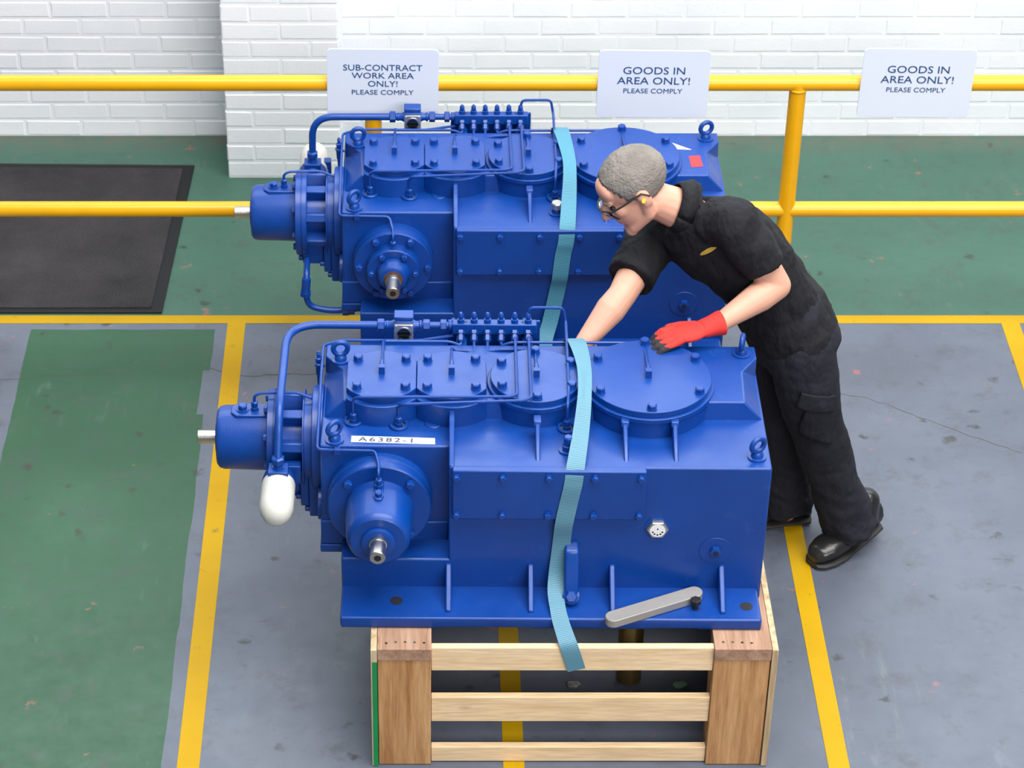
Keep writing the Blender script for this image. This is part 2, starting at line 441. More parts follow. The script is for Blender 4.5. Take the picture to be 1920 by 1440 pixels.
def brick(parent, cx, y, cz, L, rz=0):
    inst('brick', brick_mesh(L), (cx, y + random.uniform(0, .002), cz), parent, (random.uniform(-.006, .006), random.uniform(-.006, .006), rz))
CH = .0752
for r in range(11):
    cz = .036 + r * CH
    off = (0, .1125)[r % 2] + (.03 if r % 4 > 1 else 0)
    x = -2.05 + off - .225
    while x < 2.85:
        cx = x + .1125
        if not (PX0 + .02 < cx - .1 and cx + .1 < PX1 - .02): brick(wall, cx, WY + .013, cz, .2165)
        x += .225
    # pier front
    if r % 2 == 0:
        for cx in (PX0 + .11, PX1 - .11): brick(pier, cx, PY + .013, cz, .2155)
        brick(pier, PX1 - .013, PY + .056 + .0, cz, .104, R(90)); brick(pier, PX1 - .013, PY + .22, cz, .2155, R(90))
    else:
        brick(pier, PX0 + .052, PY + .013, cz, .1035); brick(pier, (PX0 + PX1) / 2, PY + .013, cz, .2225); brick(pier, PX1 - .052, PY + .013, cz, .1035)
        brick(pier, PX1 - .013, PY + .11, cz, .2155, R(90)); brick(pier, PX1 - .013, PY + .275, cz, .104, R(90))

# ------------------------------------------------------------------ yellow floor lines
def line(pts, label):
    vs = [(x, y, 0) for x, y in pts] + [(x, y, .0015) for x, y in pts]; n = len(pts)
    fs = [tuple(range(n, 2 * n)), tuple(range(n))[::-1]] + [(i, (i + 1) % n, n + (i + 1) % n, n + i) for i in range(n)]
    tag(MB().add(vs, fs).build('floor_line', M['yline']), label, 'floor line', 'yellow floor lines')
line([(-6, 7.413), (7, 7.413), (7, 7.463), (-6, 7.463)], 'long yellow line across the floor along the edge of the green walkway')
line([(-.704, 2), (-.640, 2), (-.640, 7.413), (-.704, 7.413)], 'yellow floor line left of the gearboxes beside the green painted rectangle')
line([(.226, 2), (.286, 2), (.286, 7.413), (.226, 7.413)], 'yellow floor line running under the gearboxes, seen between the stand slats')
line([(1.152, 2), (1.212, 2), (1.212, 7.413), (1.152, 7.413)], 'yellow floor line right of the gearboxes passing under the worker')
line([(2.07, 2), (2.135, 2), (2.135, 7.413), (2.07, 7.413)], 'yellow floor line at the far right edge of the grey floor')

# ------------------------------------------------------------------ entrance mat
mt = empty('floor_mat', (-1.8, 8.0, 0)); tag(mt, 'charcoal carpet floor mat with black rubber edge on green walkway', 'mat')
OFF = V(-1.8, 8.0, 0)
MB().prism([(-2.7, 7.475), (-.945, 7.475), (-.9055, 8.52), (-2.7, 8.55)], 'z', 0.001, .008).build('rubber_border', M['rubber'], mt, .002)
MB().prism([(-2.66, 7.50), (-.985, 7.50), (-.948, 8.485), (-2.66, 8.515)], 'z', .006, .013).build('carpet', M['mat'], mt, .003)
OFF = V(0, 0, 0)

# ------------------------------------------------------------------ yellow guard rail
RY, RZ1, RZ2, RR = 7.366, 1.0, .508, .0268
gr = empty('guard_rail', (.54, RY, 0)); tag(gr, 'yellow tubular steel guard rail along the green walkway', 'guard rail'); OFF = V(.54, RY, 0)
MB().cyl((-3.4, RY, RZ1), (4.0, RY, RZ1), RR, n=28).build('top_rail', M['yellow'], gr)
MB().cyl((-3.4, RY, RZ2), (4.0, RY, RZ2), RR, n=28).build('middle_rail', M['yellow'], gr)
for px in (-1.592, -.171, 1.25, 2.671):
    po = MB().cyl((px, RY, 0), (px, RY, RZ1), RR * 1.06, n=28).build('post', M['yellow'], gr)
    MB().box(px - .05, px + .05, RY - .045, RY + .045, 0.0015, .01).build('base_plate', M['yellow'], po, .002)
    MB().torus((px, RY, RZ1 - RR * .8), (0, 0, 1), RR * 1.05, .004).build('weld', M['yellow'], po)
OFF = V(0, 0, 0)
# ------------------------------------------------------------------ sign plates on the rail
def rrect(x0, x1, z0, z1, r=.016, k=5):
    pts = []
    for cx, cz, a0 in ((x1 - r, z1 - r, 0), (x0 + r, z1 - r, 90), (x0 + r, z0 + r, 180), (x1 - r, z0 + r, 270)):
        for i in range(k + 1):
            a = R(a0 + 90 * i / k); pts.append((cx + r * math.cos(a), cz + r * math.sin(a)))
    return pts
def sign(cx, cz, w_, h_, tilt, lines, label):
    s = empty('sign_plate', (cx, 7.333, cz)); s.rotation_euler = (0, R(tilt), 0)
    tag(s, label, 'sign', 'sign plates on the yellow rail')
    MB().prism(rrect(-w_ / 2, w_ / 2, -h_ / 2, h_ / 2), 'y', -.002, .003).build('plate', M['sign'], s, .0008)
    for t, z, wd, ht in lines:
        o = bpy.data.objects.new('lettering', text_mesh(t, .03, (wd, ht))); o.data.materials.append(M['navy']); col.objects.link(o)
        o.parent = s; o.location = (0.0, -.0026, z); o.rotation_euler = (R(90), 0, 0)
G3 = [('GOODS IN', .052, .205, .0265), ('AREA ONLY!', .014, .242, .0265), ('PLEASE COMPLY', -.024, .196, .0175)]
sign(-.137, 1.018, .371, .252, 0.6, [('SUB-CONTRACT', .058, .262, .022), ('WORK AREA', .0285, .206, .0215), ('ONLY!', -.002, .098, .0215), ('PLEASE COMPLY', -.034, .206, .0175)], 'pale rail sign reading SUB-CONTRACT WORK AREA ONLY! PLEASE COMPLY')
sign(.762, 1.013, .371, .252, 0.7, G3, 'pale sign reading GOODS IN AREA ONLY! left of the yellow post')
sign(1.637, 1.017, .373, .256, 0.9, G3, 'pale sign reading GOODS IN AREA ONLY! right of the yellow post')

# ------------------------------------------------------------------ timber stands
def stand(dx, dy, H, label):
    global OFF
    s = empty('timber_stand', (.41 + dx, 5.55 + dy, 0)); tag(s, label, 'stand', 'timber stands under the gearboxes')
    OFF = V(.41, 5.55, 0)
    y0, y1 = 5.16, 5.95
    for x0, x1, xs, side in ((-.129, .0205, (-.147, -.130), 0), (.80, .957, (.9585, .975), 1)):
        b = MB().box(x0, x1, y0, y1, H - .042, H).build('beam', M['woodY'], s, .002)
        for k in range(5 - side):
            MB().cyl((x0 + .025 + k * .026, y0 + .028 + random.uniform(-.006, .006), H - .004), (x0 + .025 + k * .026, y0 + .028, H + .0008), .004, n=8).build('nail', M['black'], b)
        for a, c in ((y0 + .004, y0 + .10), (y1 - .10, y1 - .004)):
            MB().box(x0 + .001, x1 - .001, a, c, 0.002, H - .042).build('leg', M['woodZ'], s, .002)
        p = MB().box(xs[0], xs[1], y0 - .002, y1, .002, H - .002).build('side_sheet', M['ply'], s, .001)
        if not side: MB().box(xs[0] + .004, xs[1] + .0005, y0 - .0035, y0 - .0015, .002, H - .045).build('painted_edge', M['green'], p)
    k = H / .44
    for z0, z1 in ((.004, .058), (.158, .248), (.349, .431)):
        MB().box(.0205, .80, 5.175, 5.197, z0 * k, z1 * k).build('slat', M['woodX'], s, .0015)
        MB().box(.0205, .80, 5.913, 5.935, z0 * k, z1 * k).build('slat', M['woodX'], s, .0015)
    OFF = V(0, 0, 0); return s
stand(0, 0, .44, 'slatted timber stand under the near gearbox')
stand(-.04, 1.30, .397, 'timber stand under the far gearbox behind the near one')

# ------------------------------------------------------------------ gearboxes
GO = V(.33, .25, 0)          # design point that becomes the origin of a gearbox
def mk(fn):
    me = fn(MB()).mesh('part'); me.materials.append(M['blue']); return me
_o = OFF; OFF = V(0, 0, 0)
BOLT_UP = mk(lambda m: m.hexbolt((0, 0, 0), (0, 0, 1), .0235, .014, .0145)); BOLT_UP.name = 'bolt'
BOLT_FR = mk(lambda m: m.hexbolt((0, 0, 0), (0, -1, 0), .0175, .010, .0105)); BOLT_FR.name = 'bolt'
BOLT_FRL = mk(lambda m: m.hexbolt((0, 0, 0), (0, -1, 0), .021, .012, .012)); BOLT_FRL.name = 'bolt'
def _eye(m):
    m.lathe((0, 0, 0), (0, 0, 1), [(0, .026), (.005, .026), (.0055, .0175), (.014, .0165), (.020, .012)], 24)
    return m.torus((0, 0, .041), (0, 1, 0), .0205, .0075, 28, 12)
EYE = mk(_eye); EYE.name = 'eye_bolt'
def _elbow(m):
    m.box(-.0085, .0085, -.0085, .0085, 0, .024); m.lathe((0, .0085, .016), (0, 1, 0), [(0, .007), (.016, .007), (.017, .0055), (.026, .0055)], 6); return m
ELBOW = mk(_elbow); ELBOW.name = 'elbow_fitting'
def _nutup(m):
    m.lathe((0, 0, 0), (0, 0, 1), [(0, .0125), (.012, .0125), (.0125, .010), (.016, .010), (.0165, .0105), (.028, .0105), (.031, .007)], 6); return m
NUTUP = mk(_nutup); NUTUP.name = 'fitting'
OFF = _o

def clipped(cx, cy, r, half, n=12):
    a0 = math.asin(min(1, math.sqrt(max(r * r - half * half, 0)) / r)); pts = []
    for b in (0, 1):
        s0 = math.acos(half / r)
        for i in range(n + 1):
            t = s0 + (math.pi - 2 * s0) * i / n + (math.pi if b else 0)
            pts.append((cx + r * math.cos(t), cy + r * math.sin(t)))
    return pts
def circ(cx, cy, r, n=56): return [(cx + r * math.cos(2 * math.pi * i / n), cy + r * math.sin(2 * math.pi * i / n)) for i in range(n)]

def gearbox(world, rz, label, near):
    global OFF
    g = empty('gearbox', world, rz); tag(g, label, 'gearbox', 'blue industrial gearboxes'); OFF = GO
    B = M['blue']
    # --- casing
    c = MB()
    c.box(.07, .947, 0, .51, 0, .46).box(-.285, .075, .093, .51, .091, .46).box(-.2287, .08, 0, .51, 0, .137)
    cas = c.build('casing', B, g, .006, seg=3)
    MB().box(-.2287, .938, -.137, .58, 0.004, .038).build('foot_flange', B, cas, .006, seg=3)
    fp = MB()
    for x0, x1 in ((-.2287, .06), (.30, .64), (.76, .938)): fp.box(x0 + .002, x1, -.134, .57, 0, .008)
    fp.build('foot_pad', B, cas, .003)
    MB().box(-.291, .07, .083, .505, .091, .118).box(-.288, .07, .087, .505, .118, .20).build('overhang_ledge', B, cas, .004)
    # lid
    T = [(-.282, .505), (-.282, .445), (-.228, .375), (-.222, .232), (.890, .232), (.896, .375), (.944, .445), (.944, .505)]
    Bt = [(-.283, .507), (-.283, .445), (-.283, .222), (.945, .222), (.945, .445), (.945, .507)]
    MB().add([(x, y, .5155) for x, y in T] + [(x, y, .455) for x, y in Bt],
             [tuple(range(8)), (0, 1, 9, 8), (1, 2, 9), (2, 3, 10, 9), (3, 4, 11, 10), (4, 5, 12, 11), (5, 6, 12), (6, 7, 13, 12), (7, 0, 8, 13), (8, 9, 10, 11, 12, 13)]).build('lid', B, cas, .004)
    # ribs on the shelf and on the foot flange
    for x in (.3125, .553, .689):
        MB().prism([(.02, .455), (.145, .455), (.16, .52), (.135, .52)], 'x', x - .0065, x + .0065).prism([(.122, .505), (.16, .505), (.16, .521), (.128, .521)], 'x', x - .011, x + .011).build('rib', B, cas, .003)
    MB().prism([(-.002, .42), (.25, .42), (.25, .525), (.205, .525), (.004, .462)], 'x', .070, .085).prism([(.19, .51), (.24, .51), (.24, .53), (.2, .53)], 'x', .066, .090).build('rib', B, cas, .003)
    for x in (.071, .3, .527, .832):
        MB().prism([(.005, .03), (-.112, .03), (-.112, .045), (-.004, .122), (.005, .122)], 'x', x - .0075, x + .0075).build('rib', B, cas, .003)
    for x, y in ((-.074, -.063), (.90, -.078)):
        MB().cyl((x, y, .0375), (x, y, .0386), .0175, n=28).build('bolt_hole', M['ink'], cas)
    # --- top covers
    for cx in (-.119, .0765):
        MB().prism(clipped(cx, .315, .134, .0975), 'z', .45, .527).build('bearing_boss', B, cas, .002)
        p = MB().prism(clipped(cx, .315, .117, .0968), 'z', .527, .545).build('cover_plate', B, g, .0015)
        for sx in (-1, 1):
            for sy in (-1, 1): inst('bolt', BOLT_UP, (cx + sx * .0675, .317 + sy * .0675, .545), p, (0, 0, random.uniform(0, 1)))
        inst('elbow_fitting', ELBOW, (cx, .322, .545), p)
    for cx, r in ((.3135, .129), (.626, .176)):
        MB().prism(circ(cx, .315, r + .004), 'z', .44, .512).prism(circ(cx, .315, r + .009), 'z', .511, .526).build('bearing_boss', B, cas, .002)
        p = MB().prism(circ(cx, .315, r), 'z', .526, .545).build('cover_plate', B, g, .002)
        rb = r - .0175
        for k in range(6):
            a = R(30 + 60 * k); inst('bolt', BOLT_UP, (cx + rb * math.cos(a), .315 + rb * math.sin(a), .545), p, (0, 0, random.uniform(0, 1)))
        inst('elbow_fitting', ELBOW, (cx, .31, .545), p)
    # --- front inspection plate
    p = MB().box(.0795, .6065, -.019, .004, .294, .4605).build('inspection_plate', B, g, .004)
    for k in range(5):
        for z in (.440, .3115): inst('bolt', BOLT_FR, (.091 + .125 * k, -.019, z), p, (0, random.uniform(0, 1), 0))
    # --- sight plug, drain plug
    if near:
        p = MB().lathe((.646, .002, .255), (0, -1, 0), [(0, .036), (.004, .036), (.0045, .026)], 32).build('plug_seat', B, g)
        sp = MB().lathe((.646, -.002, .255), (0, -1, 0), [(0, .030), (.011, .030), (.013, .027)], 6).build('oil_level_glass', M['zinc'], g, label='bright zinc oil level glass')
        MB().cyl((.646, -.013, .255), (.646, -.0155, .255), .0215, n=28).build('glass_disc', M['tape'], sp)
        for k in range(5):
            a = R(200 + 35 * k); MB().cyl((.646 + .014 * math.cos(a), -.0155, .255 + .014 * math.sin(a)), (.646 + .014 * math.cos(a), -.016, .255 + .014 * math.sin(a)), .0028, n=10).build('hole', M['ink'], sp)
        MB().cyl((.646, -.0155, .261), (.646, -.016, .261), .0025, n=10).build('hole', M['ink'], sp)
    p = MB().lathe((.8115, .002, .1745), (0, -1, 0), [(0, .0455), (.0035, .0455), (.0045, .0445), (.0045, .016)], 40).build('drain_boss', B, g)
    MB().lathe((.8115, -.002, .1745), (0, -1, 0), [(0, .017), (.011, .017), (.012, .014)], 6).build('drain_plug', B, p)
    MB().cyl((.8115, -.012, .1745), (.8115, -.0155, .1745), .0075, n=16).build('socket', M['ink'], p)
    # --- ports on the shelf, breather
    for x, y in ((-.196, .203), (-.0695, .186), (.396, .176)):
        p = MB().ring((x, y, .459), (0, 0, 1), .010, .0265, .019, 32).box(x - .026, x + .026, y + .01, y + .05, .44, .466).build('port_ring', B, g)
        MB().cyl((x, y, .4595), (x, y, .4615), .019, n=24).build('port_floor', M['crack'], p)
        inst('fitting', NUTUP, (x, y, .461), p)
    MB().prism(clipped(.027, .2, .026, .025, 8), 'z', .455, .464).build('blank_pad', B, g, .003)
    if near:
        br = MB().lathe((.395, .078, .459), (0, 0, 1), [(0, .025), (.006, .025), (.0065, .018)], 24).lathe((.395, .078, .465), (0, 0, 1), [(0, .017), (.014, .017), (.016, .014)], 6).lathe((.395, .078, .48), (0, 0, 1), [(0, .0135), (.024, .0135), (.028, .010)], 6).build('breather_plug', B, g)
    else:
        br = MB().lathe((.398, .088, .459), (0, 0, 1), [(0, .025), (.006, .025), (.0065, .016), (.014, .016)], 24).build('breather_seat', B, g)
        MB().lathe((.398, .088, .472), (0, 0, 1), [(0, .010), (.008, .010), (.009, .0175), (.026, .0175), (.029, .015)], 28).build('breather_cap', M['zinc'], br, label='silver breather cap')
    for x, y, z, a in ((-.238, .425, .515, 8), (-.245, .118, .46, 35), (.902, .466, .515, 78 if near else 20), (.910, .052, .46, 30)):
        inst('eye_bolt', EYE, (x, y, z), g, (0, 0, R(a)))
    # --- input side (left): housing, lantern, rings, shaft
    ax = V(-1, 0, 0); AY, AZ = .305, .331
    MB().lathe((-.284, AY, AZ), ax, [(0, .150), (.028, .150), (.030, .147), (.030, .125), (.052, .125), (.053, .139), (.056, .139)], 56).build('mounting_flange', B, g)
    lt = MB().lathe((-.335, AY, AZ), ax, [(0, .085), (.075, .085)], 40).build('lantern', B, g)
    for k in range(8):
        a = R(22.5 + 45 * k); d = V(0, math.cos(a), math.sin(a)); t = V(0, -math.sin(a), math.cos(a)); q = V(0, AY, AZ)
        m = MB(); vs = []
        for x in (-.335, -.415):
            for r_, s_ in ((.08, -1), (.08, 1), (.128, 1), (.128, -1)): vs.append(V(x, 0, 0) + q + d * r_ + t * .014 * s_)
        m.add(vs, [(0, 1, 2, 3), (7, 6, 5, 4), (0, 4, 5, 1), (1, 5, 6, 2), (2, 6, 7, 3), (3, 7, 4, 0)]).build('web', B, lt, .004)
    MB().lathe((-.402, AY, AZ), ax, [(0, .137), (.002, .139), (.016, .139), (.017, .136), (.019, .136), (.020, .139), (.036, .139), (.038, .136)], 56).build('ring_flange', B, g)
    hs = MB().lathe((-.44, AY, AZ), ax, [(0, .095), (.005, .094), (.128, .091), (.140, .087), (.1465, .078), (.1465, .03)], 48).build('input_housing', B, g)
    MB().lathe((-.583, AY, AZ), ax, [(0, .05), (.006, .05), (.008, .046)], 40).build('seal_cover', B, hs)
    MB().lathe((-.57, AY, AZ), ax, [(0, .0195), (.072, .0195), (.074, .018)], 32).build('input_shaft', M['steel'], g, label='bare steel input shaft')
    pd = MB().prism([(-.44, .275), (-.53, .275), (-.545, .29), (-.545, .32), (-.53, .335), (-.44, .335)], 'z', .40, .428).build('housing_pad', B, hs, .003)
    MB().hexbolt((-.512, .305, .428), (0, 0, 1), .0235, .014, .0185).build('pad_bolt', B, hs)
    inst('fitting', NUTUP, (-.478, .305, .426), hs)
    for k in range(8):
        a = R(10 + 45 * k); MB().hexbolt((-.44, AY + .112 * math.cos(a), AZ + .112 * math.sin(a)), ax, .019, .011).build('flange_bolt', B, hs)
    # pump under the lantern and blank on the end face
    pu = MB().box(-.325, -.288, .19, .42, .135, .30).box(-.350, -.325, .20, .40, .165, .30).box(-.42, -.35, .22, .36, .185, .26).build('oil_pump', B, g, .004)
    for y, z, x in ((.21, .15, -.325), (.215, .19, -.35), (.235, .2, -.42)):
        MB().lathe((x, y, z), ax, [(0, .009), (.012, .009), (.014, .007)], 12).build('pump_screw', B, pu)
    MB().lathe((-.284, .17, .205), ax, [(0, .05), (.012, .05), (.014, .048)], 36).build('end_blank', B, g)
    # dipstick valve behind the end face
    dv = MB().cyl((-.302, .45, .40), (-.302, .45, .455), .005, .007, 12).lathe((-.302, .45, .45), (0, 0, 1), [(0, .009), (.028, .010), (.032, .013), (.038, .013), (.040, .009), (.056, .010), (.058, .006), (.068, .005), (.070, .007), (.078, .003)], 14).cyl((-.302, .45, .478), (-.284, .45, .478), .004, n=8).build('level_valve', B, g)
    # --- output side (front): flange, housing, shaft
    ox, oz = -.121, .291; fy = V(0, -1, 0)
    if near:
        of = MB().lathe((ox, .094, oz), fy, [(0, .146), (.026, .146), (.0275, .1435), (.030, .1435), (.058, .1435), (.061, .140)], 64).build('output_flange', B, g)
        for a in (45, 135, 225, 315): inst('bolt', BOLT_FRL, (ox + .121 * math.cos(R(a)), .033, oz + .121 * math.sin(R(a))), of, (0, random.uniform(0, 1), 0))
        oh = MB().lathe((ox, .036, oz), fy, [(0, .097), (.004, .0955), (.130, .088), (.142, .084), (.150, .075), (.150, .046)], 56).build('output_housing', B, g)
        MB().lathe((ox, -.110, oz), fy, [(0, .046), (.012, .046), (.014, .043), (.014, .031)], 40).build('seal_ring', B, oh)
        MB().lathe((ox, -.110, oz), fy, [(0, .031), (.0135, .031), (.0135, .022)], 32).build('shaft_seal', M['rust'], oh)
        sh = MB().lathe((ox, -.10, oz), fy, [(0, .0245), (.030, .0245), (.031, .0215), (.084, .0215), (.086, .0195)], 40).build('output_shaft', M['steel'], g, label='bare steel output shaft')
        MB().lathe((ox, -.1855, oz), fy, [(0, .010), (.0008, .010)], 20).build('centre_hole', M['black'], sh)
        MB().prism([(-.014 + ox, .03), (.014 + ox, .03), (.014 + ox, -.035), (.009 + ox, -.052), (-.009 + ox, -.052), (-.014 + ox, -.035)], 'z', .36, .3885).build('housing_pad', B, oh, .003)
        MB().hexbolt((ox, -.034, .3885), (0, -.25, 1), .019, .012, .0145).build('pad_bolt', B, oh)
        inst('fitting', NUTUP, (ox, 0.0, .388), oh)
        end8 = (ox, 0.0, .41)
    else:
        of = MB().lathe((ox, .094, oz), fy, [(0, .129), (.03, .129), (.031, .1265), (.034, .1265), (.055, .1265), (.058, .123)], 64).build('output_flange', B, g)
        for k in range(6): inst('bolt', BOLT_FRL, (ox + .110 * math.cos(R(60 * k)), .036, oz + .110 * math.sin(R(60 * k))), of, (0, random.uniform(0, 1), 0))
        oh = MB().lathe((ox, .04, oz), fy, [(0, .086), (.038, .085), (.041, .082), (.041, .062)], 56).build('output_housing', B, g)
        for k in range(6): inst('bolt', BOLT_FR, (ox + .071 * math.cos(R(60 * k)), -.001, oz + .071 * math.sin(R(60 * k))), oh, (0, random.uniform(0, 1), 0))
        MB().lathe((ox, .0, oz), fy, [(0, .055), (.012, .054), (.036, .043), (.040, .036), (.040, .03)], 48).build('shaft_cone', B, oh)
        MB().lathe((ox, -.032, oz), fy, [(0, .030), (.0085, .030), (.0085, .02)], 32).build('shaft_seal', M['rust'], oh)
        sh = MB().lathe((ox, -.03, oz), fy, [(0, .0245), (.025, .0245), (.026, .0215), (.088, .0215), (.090, .0195)], 40).build('output_shaft', M['steel'], g, label='bare steel output shaft')
        MB().lathe((ox, -.1195, oz), fy, [(0, .010), (.0008, .010)], 20).build('centre_hole', M['black'], sh)
        inst('fitting', NUTUP, (ox, .018, .368), oh)
        end8 = (ox, .018, .385)
    MB().lathe((ox, .505, oz), (0, 1, 0), [(0, .146), (.055, .144), (.058, .14), (.058, .097), (.14, .09), (.15, .08)], 56).build('rear_output_housing', B, g)
    # --- distribution manifold
    mf = MB().box(.0783, .3215, .548, .578, .522, .556).build('manifold', B, g, .003)
    MB().box(.066, .332, .584, .592, .44, .545).box(.09, .12, .505, .592, .50, .508).box(.28, .31, .505, .592, .50, .508).build('manifold_bracket', B, mf, .002)
    xs = [.103, .141, .1795, .2185, .2575, .296]
    for i, x in enumerate(xs):
        MB().lathe((x, .563, .555), (0, 0, 1), [(0, .0105), (.012, .0105), (.013, .0075), (.018, .0075), (.019, .0085), (.028, .0075), (.033, .004)], 10).build('top_plug', B, mf)
        MB().lathe((x, .548, .535), (0, -1, -.75), [(0, .012), (.010, .012), (.0105, .0085), (.014, .0085), (.015, .0105), (.030, .0105), (.034, .007)], 6).build('outlet_fitting', B, mf)
    for x in (.117, .281): MB().cyl((x, .563, .5555), (x, .563, .557), .004, n=10).build('screw', M['black'], mf)
    # --- flow indicator and feed pipe
    fz, fy0 = .543, .563
    fi = MB().lathe((-.118, fy0, fz), (1, 0, 0), [(0, .012), (.02, .013), (.028, .017), (.085, .017), (.092, .013), (.11, .012)], 24).box(-.088, -.034, .545, .59, .515, .566).box(-.084, -.038, .55, .586, .565, .572).build('flow_indicator', B, g, .002)
    MB().box(-.089, -.033, .548, .588, .571, .580).build('indicator_cap', B, fi, .003)
    fr = MB().prism(rrect(-.0885, -.0335, .503, .561, .006, 3), 'y', .536, .546).build('glass_frame', M['zinc'], fi, .001, label='bright steel square frame')
    MB().ring((-.061, .5365, .532), (0, -1, 0), .003, .0225, .0185, 28).build('glass_rim', M['steel'], fi)
    MB().cyl((-.061, .5362, .532), (-.061, .535, .532), .0185, n=28).build('sight_glass', M['sglass'], fi)
    for x in (-.083, -.039):
        for z in (.509, .555): MB().cyl((x, .537, z), (x, .533, z), .0042, n=10).build('screw', M['zinc'], fi)
    for x, L, r_ in ((-.137, .020, .0185), (-.112, .007, .014), (-.017, .008, .0155), (-.006, .020, .0175), (.044, .018, .0175), (.068, .008, .0145)):
        MB().lathe((x, fy0, fz), (1, 0, 0), [(0, r_ * .9), (.002, r_), (L - .002, r_), (L, r_ * .9)], 6 if L > .01 else 24).build('union_nut', B, fi)
    MB().cyl((-.02, fy0, fz), (.08, fy0, fz), .0105, n=16).build('link_pipe', B, fi)
    if near: path = [(-.13, fy0, fz), (-.396, fy0, fz), (-.4015, .20, .50), (-.4045, .137, .385)]
    else: path = [(-.13, fy0, fz), (-.393, fy0, fz), (-.396, fy0, .39)]
    MB().tube(path, .0118, 16, .095, 12).build('feed_pipe', B, g)
    # --- spin-on oil filter
    if near: hx, hy, hz, fd = -.4045, .135, .302, -1
    else: hx, hy, hz, fd = -.396, .56, .325, 1
    MB().lathe((hx, hy, hz + .088), (0, 0, -1), [(0, .0135), (.004, .0195), (.020, .0195), (.022, .015), (.030, .015), (.031, .0185), (.045, .0185), (.05, .014)], 6).build('pipe_nut', B, g)
    hd = MB().lathe((hx, hy + .035 * -fd, hz), (0, fd, 0), [(0, .036), (.018, .044), (.042, .048), (.046, .046)], 36).box(hx - .028, hx + .028, hy - .028, hy + .02, hz + .01, hz + .052).box(hx + .0, hx + .06, hy + .03, hy + .06, hz - .03, hz + .03).build('filter_head', B, g, .002)
    can = MB().lathe((hx, hy + fd * .012, hz), (0, fd, 0), [(0, .0445), (.003, .0468), (.006, .0472), (.104, .0472), (.124, .044), (.142, .036), (.153, .025), (.158, .010), (.159, .001)], 48).build('oil_filter', M['white'], g, label='white spin-on oil filter can')
    if near:
        me = text_mesh('Donaldson', .010, (.046, .012), 0, 1.1, .0005)
        for v in me.vertices:
            a = v.co.x / .0478; yy = v.co.y
            v.co = V(hx + .0477 * math.sin(a), hy - .024 + yy, hz + .0477 * math.cos(a)) - OFF
        o = bpy.data.objects.new('lettering', me); me.materials.append(M['ink']); col.objects.link(o); o.parent = can
        # masking tape label with handwritten number
        tp = MB().prism([(-.199, .139), (.031, .130), (.032, .102), (-.199, .111)], 'z', .460, .4608).build('label_tape', M['tape'], g, label='white masking tape with handwritten number')
        o = bpy.data.objects.new('lettering', text_mesh('A6382-1', .02, (.150, .021), .0001, 1.3, .0004)); o.data.materials.append(M['pencil']); col.objects.link(o)
        o.parent = tp; o.location = V(-.105, .121, .461) - OFF; o.rotation_euler = (0, 0, R(-2.2))
        # pivot lug on the foot
        lg = MB().prism([(.004, .205), (-.03, .19), (-.072, .075), (-.078, .05), (-.07, .034), (.004, .034)], 'x', .392, .432).build('pivot_lug', B, g, .007, seg=3)
        MB().lathe((.412, -.066, .062), (0, -.85, .53), [(0, .024), (.009, .024), (.010, .021)], 24).hexbolt(V(.412, -.066, .062) + V(0, -.85, .53).normalized() * .009, (0, -.85, .53), .030, .016).build('pivot_bolt', B, lg)
    else:
        MB().add([(.7766, .4477, .5162), (.8037, .3954, .5162), (.8504, .392, .5162), (.7766, .4477, .5166), (.8037, .3954, .5166), (.8504, .392, .5166)], [(0, 1, 2), (5, 4, 3), (0, 3, 4, 1), (1, 4, 5, 2), (2, 5, 3, 0)]).build('paper_sticker', M['tape'], g, label='torn white triangular sticker')
        MB().prism([(.8367, .350), (.873, .356), (.878, .285), (.84, .279)], 'z', .5158, .5166).build('warning_sticker', M['redsticker'], g, label='red sticker')
        hp = [(-.405, .20, .215), (-.405, .13, .195), (-.409, .12, .135), (-.40, .12, .085), (-.33, .12, .066), (-.237, .12, .075), (-.237, .12, .11)]
        MB().tube(hp, .0105, 14, .035, 6).build('return_hose', B, g)
        MB().tube([(-.405, .124, .19), (-.409, .12, .140)], .0145, 12).lathe((-.409, .12, .142), (0, 0, -1), [(0, .019), (.014, .019)], 6).build('hose_fitting', B, g)
        MB().lathe((-.29, .12, .068), (1, 0, 0), [(0, .017), (.02, .017), (.022, .014), (.04, .014)], 6).lathe((-.237, .12, .07), (0, .2, 1), [(0, .014), (.03, .014), (.032, .019), (.05, .019)], 8).cyl((-.237, .12, .11), (-.23, .2, .13), .013, n=10).build('hose_elbow', B, g)
    # --- thin lubrication pipes
    t = .0044; zt = .5525
    oy, oz_ = .520, .507
    def pipe(pts): MB().tube(pts, t, 8, .014, 4).build('lube_pipe', B, g)
    pipe([(xs[0], .527, .519), (xs[0], .512, .508), (xs[0] - .03, .512, .5215), (-.116, .512, .5215), (-.118, .505, .530), (-.118, .357, .561), (-.119, .335, .561)])
    pipe([(xs[1], .527, .519), (xs[1], .476, .512), (xs[1] - .02, .474, .517), (.080, .474, .5185), (.0765, .46, .535), (.0765, .355, .561), (.0765, .335, .561)])
    pipe([(xs[2], .527, .519), (xs[2], .474, .512), (xs[2] + .03, .476, .520), (.308, .476, .520), (.3135, .46, .54), (.3135, .345, .561), (.3135, .325, .561)])
    pipe([(xs[3], .527, .519), (xs[3], .513, .508), (xs[3] + .03, .513, .5195), (.615, .513, .5195), (.626, .505, .535), (.626, .345, .561), (.626, .325, .561)])
    pipe([(xs[4], .527, .519), (xs[4], .49, .552), (xs[4], .205, .556), (xs[4] - .02, .195, .556), (-.180, .195, .552), (-.196, .203, .54), (-.196, .203, .48)])
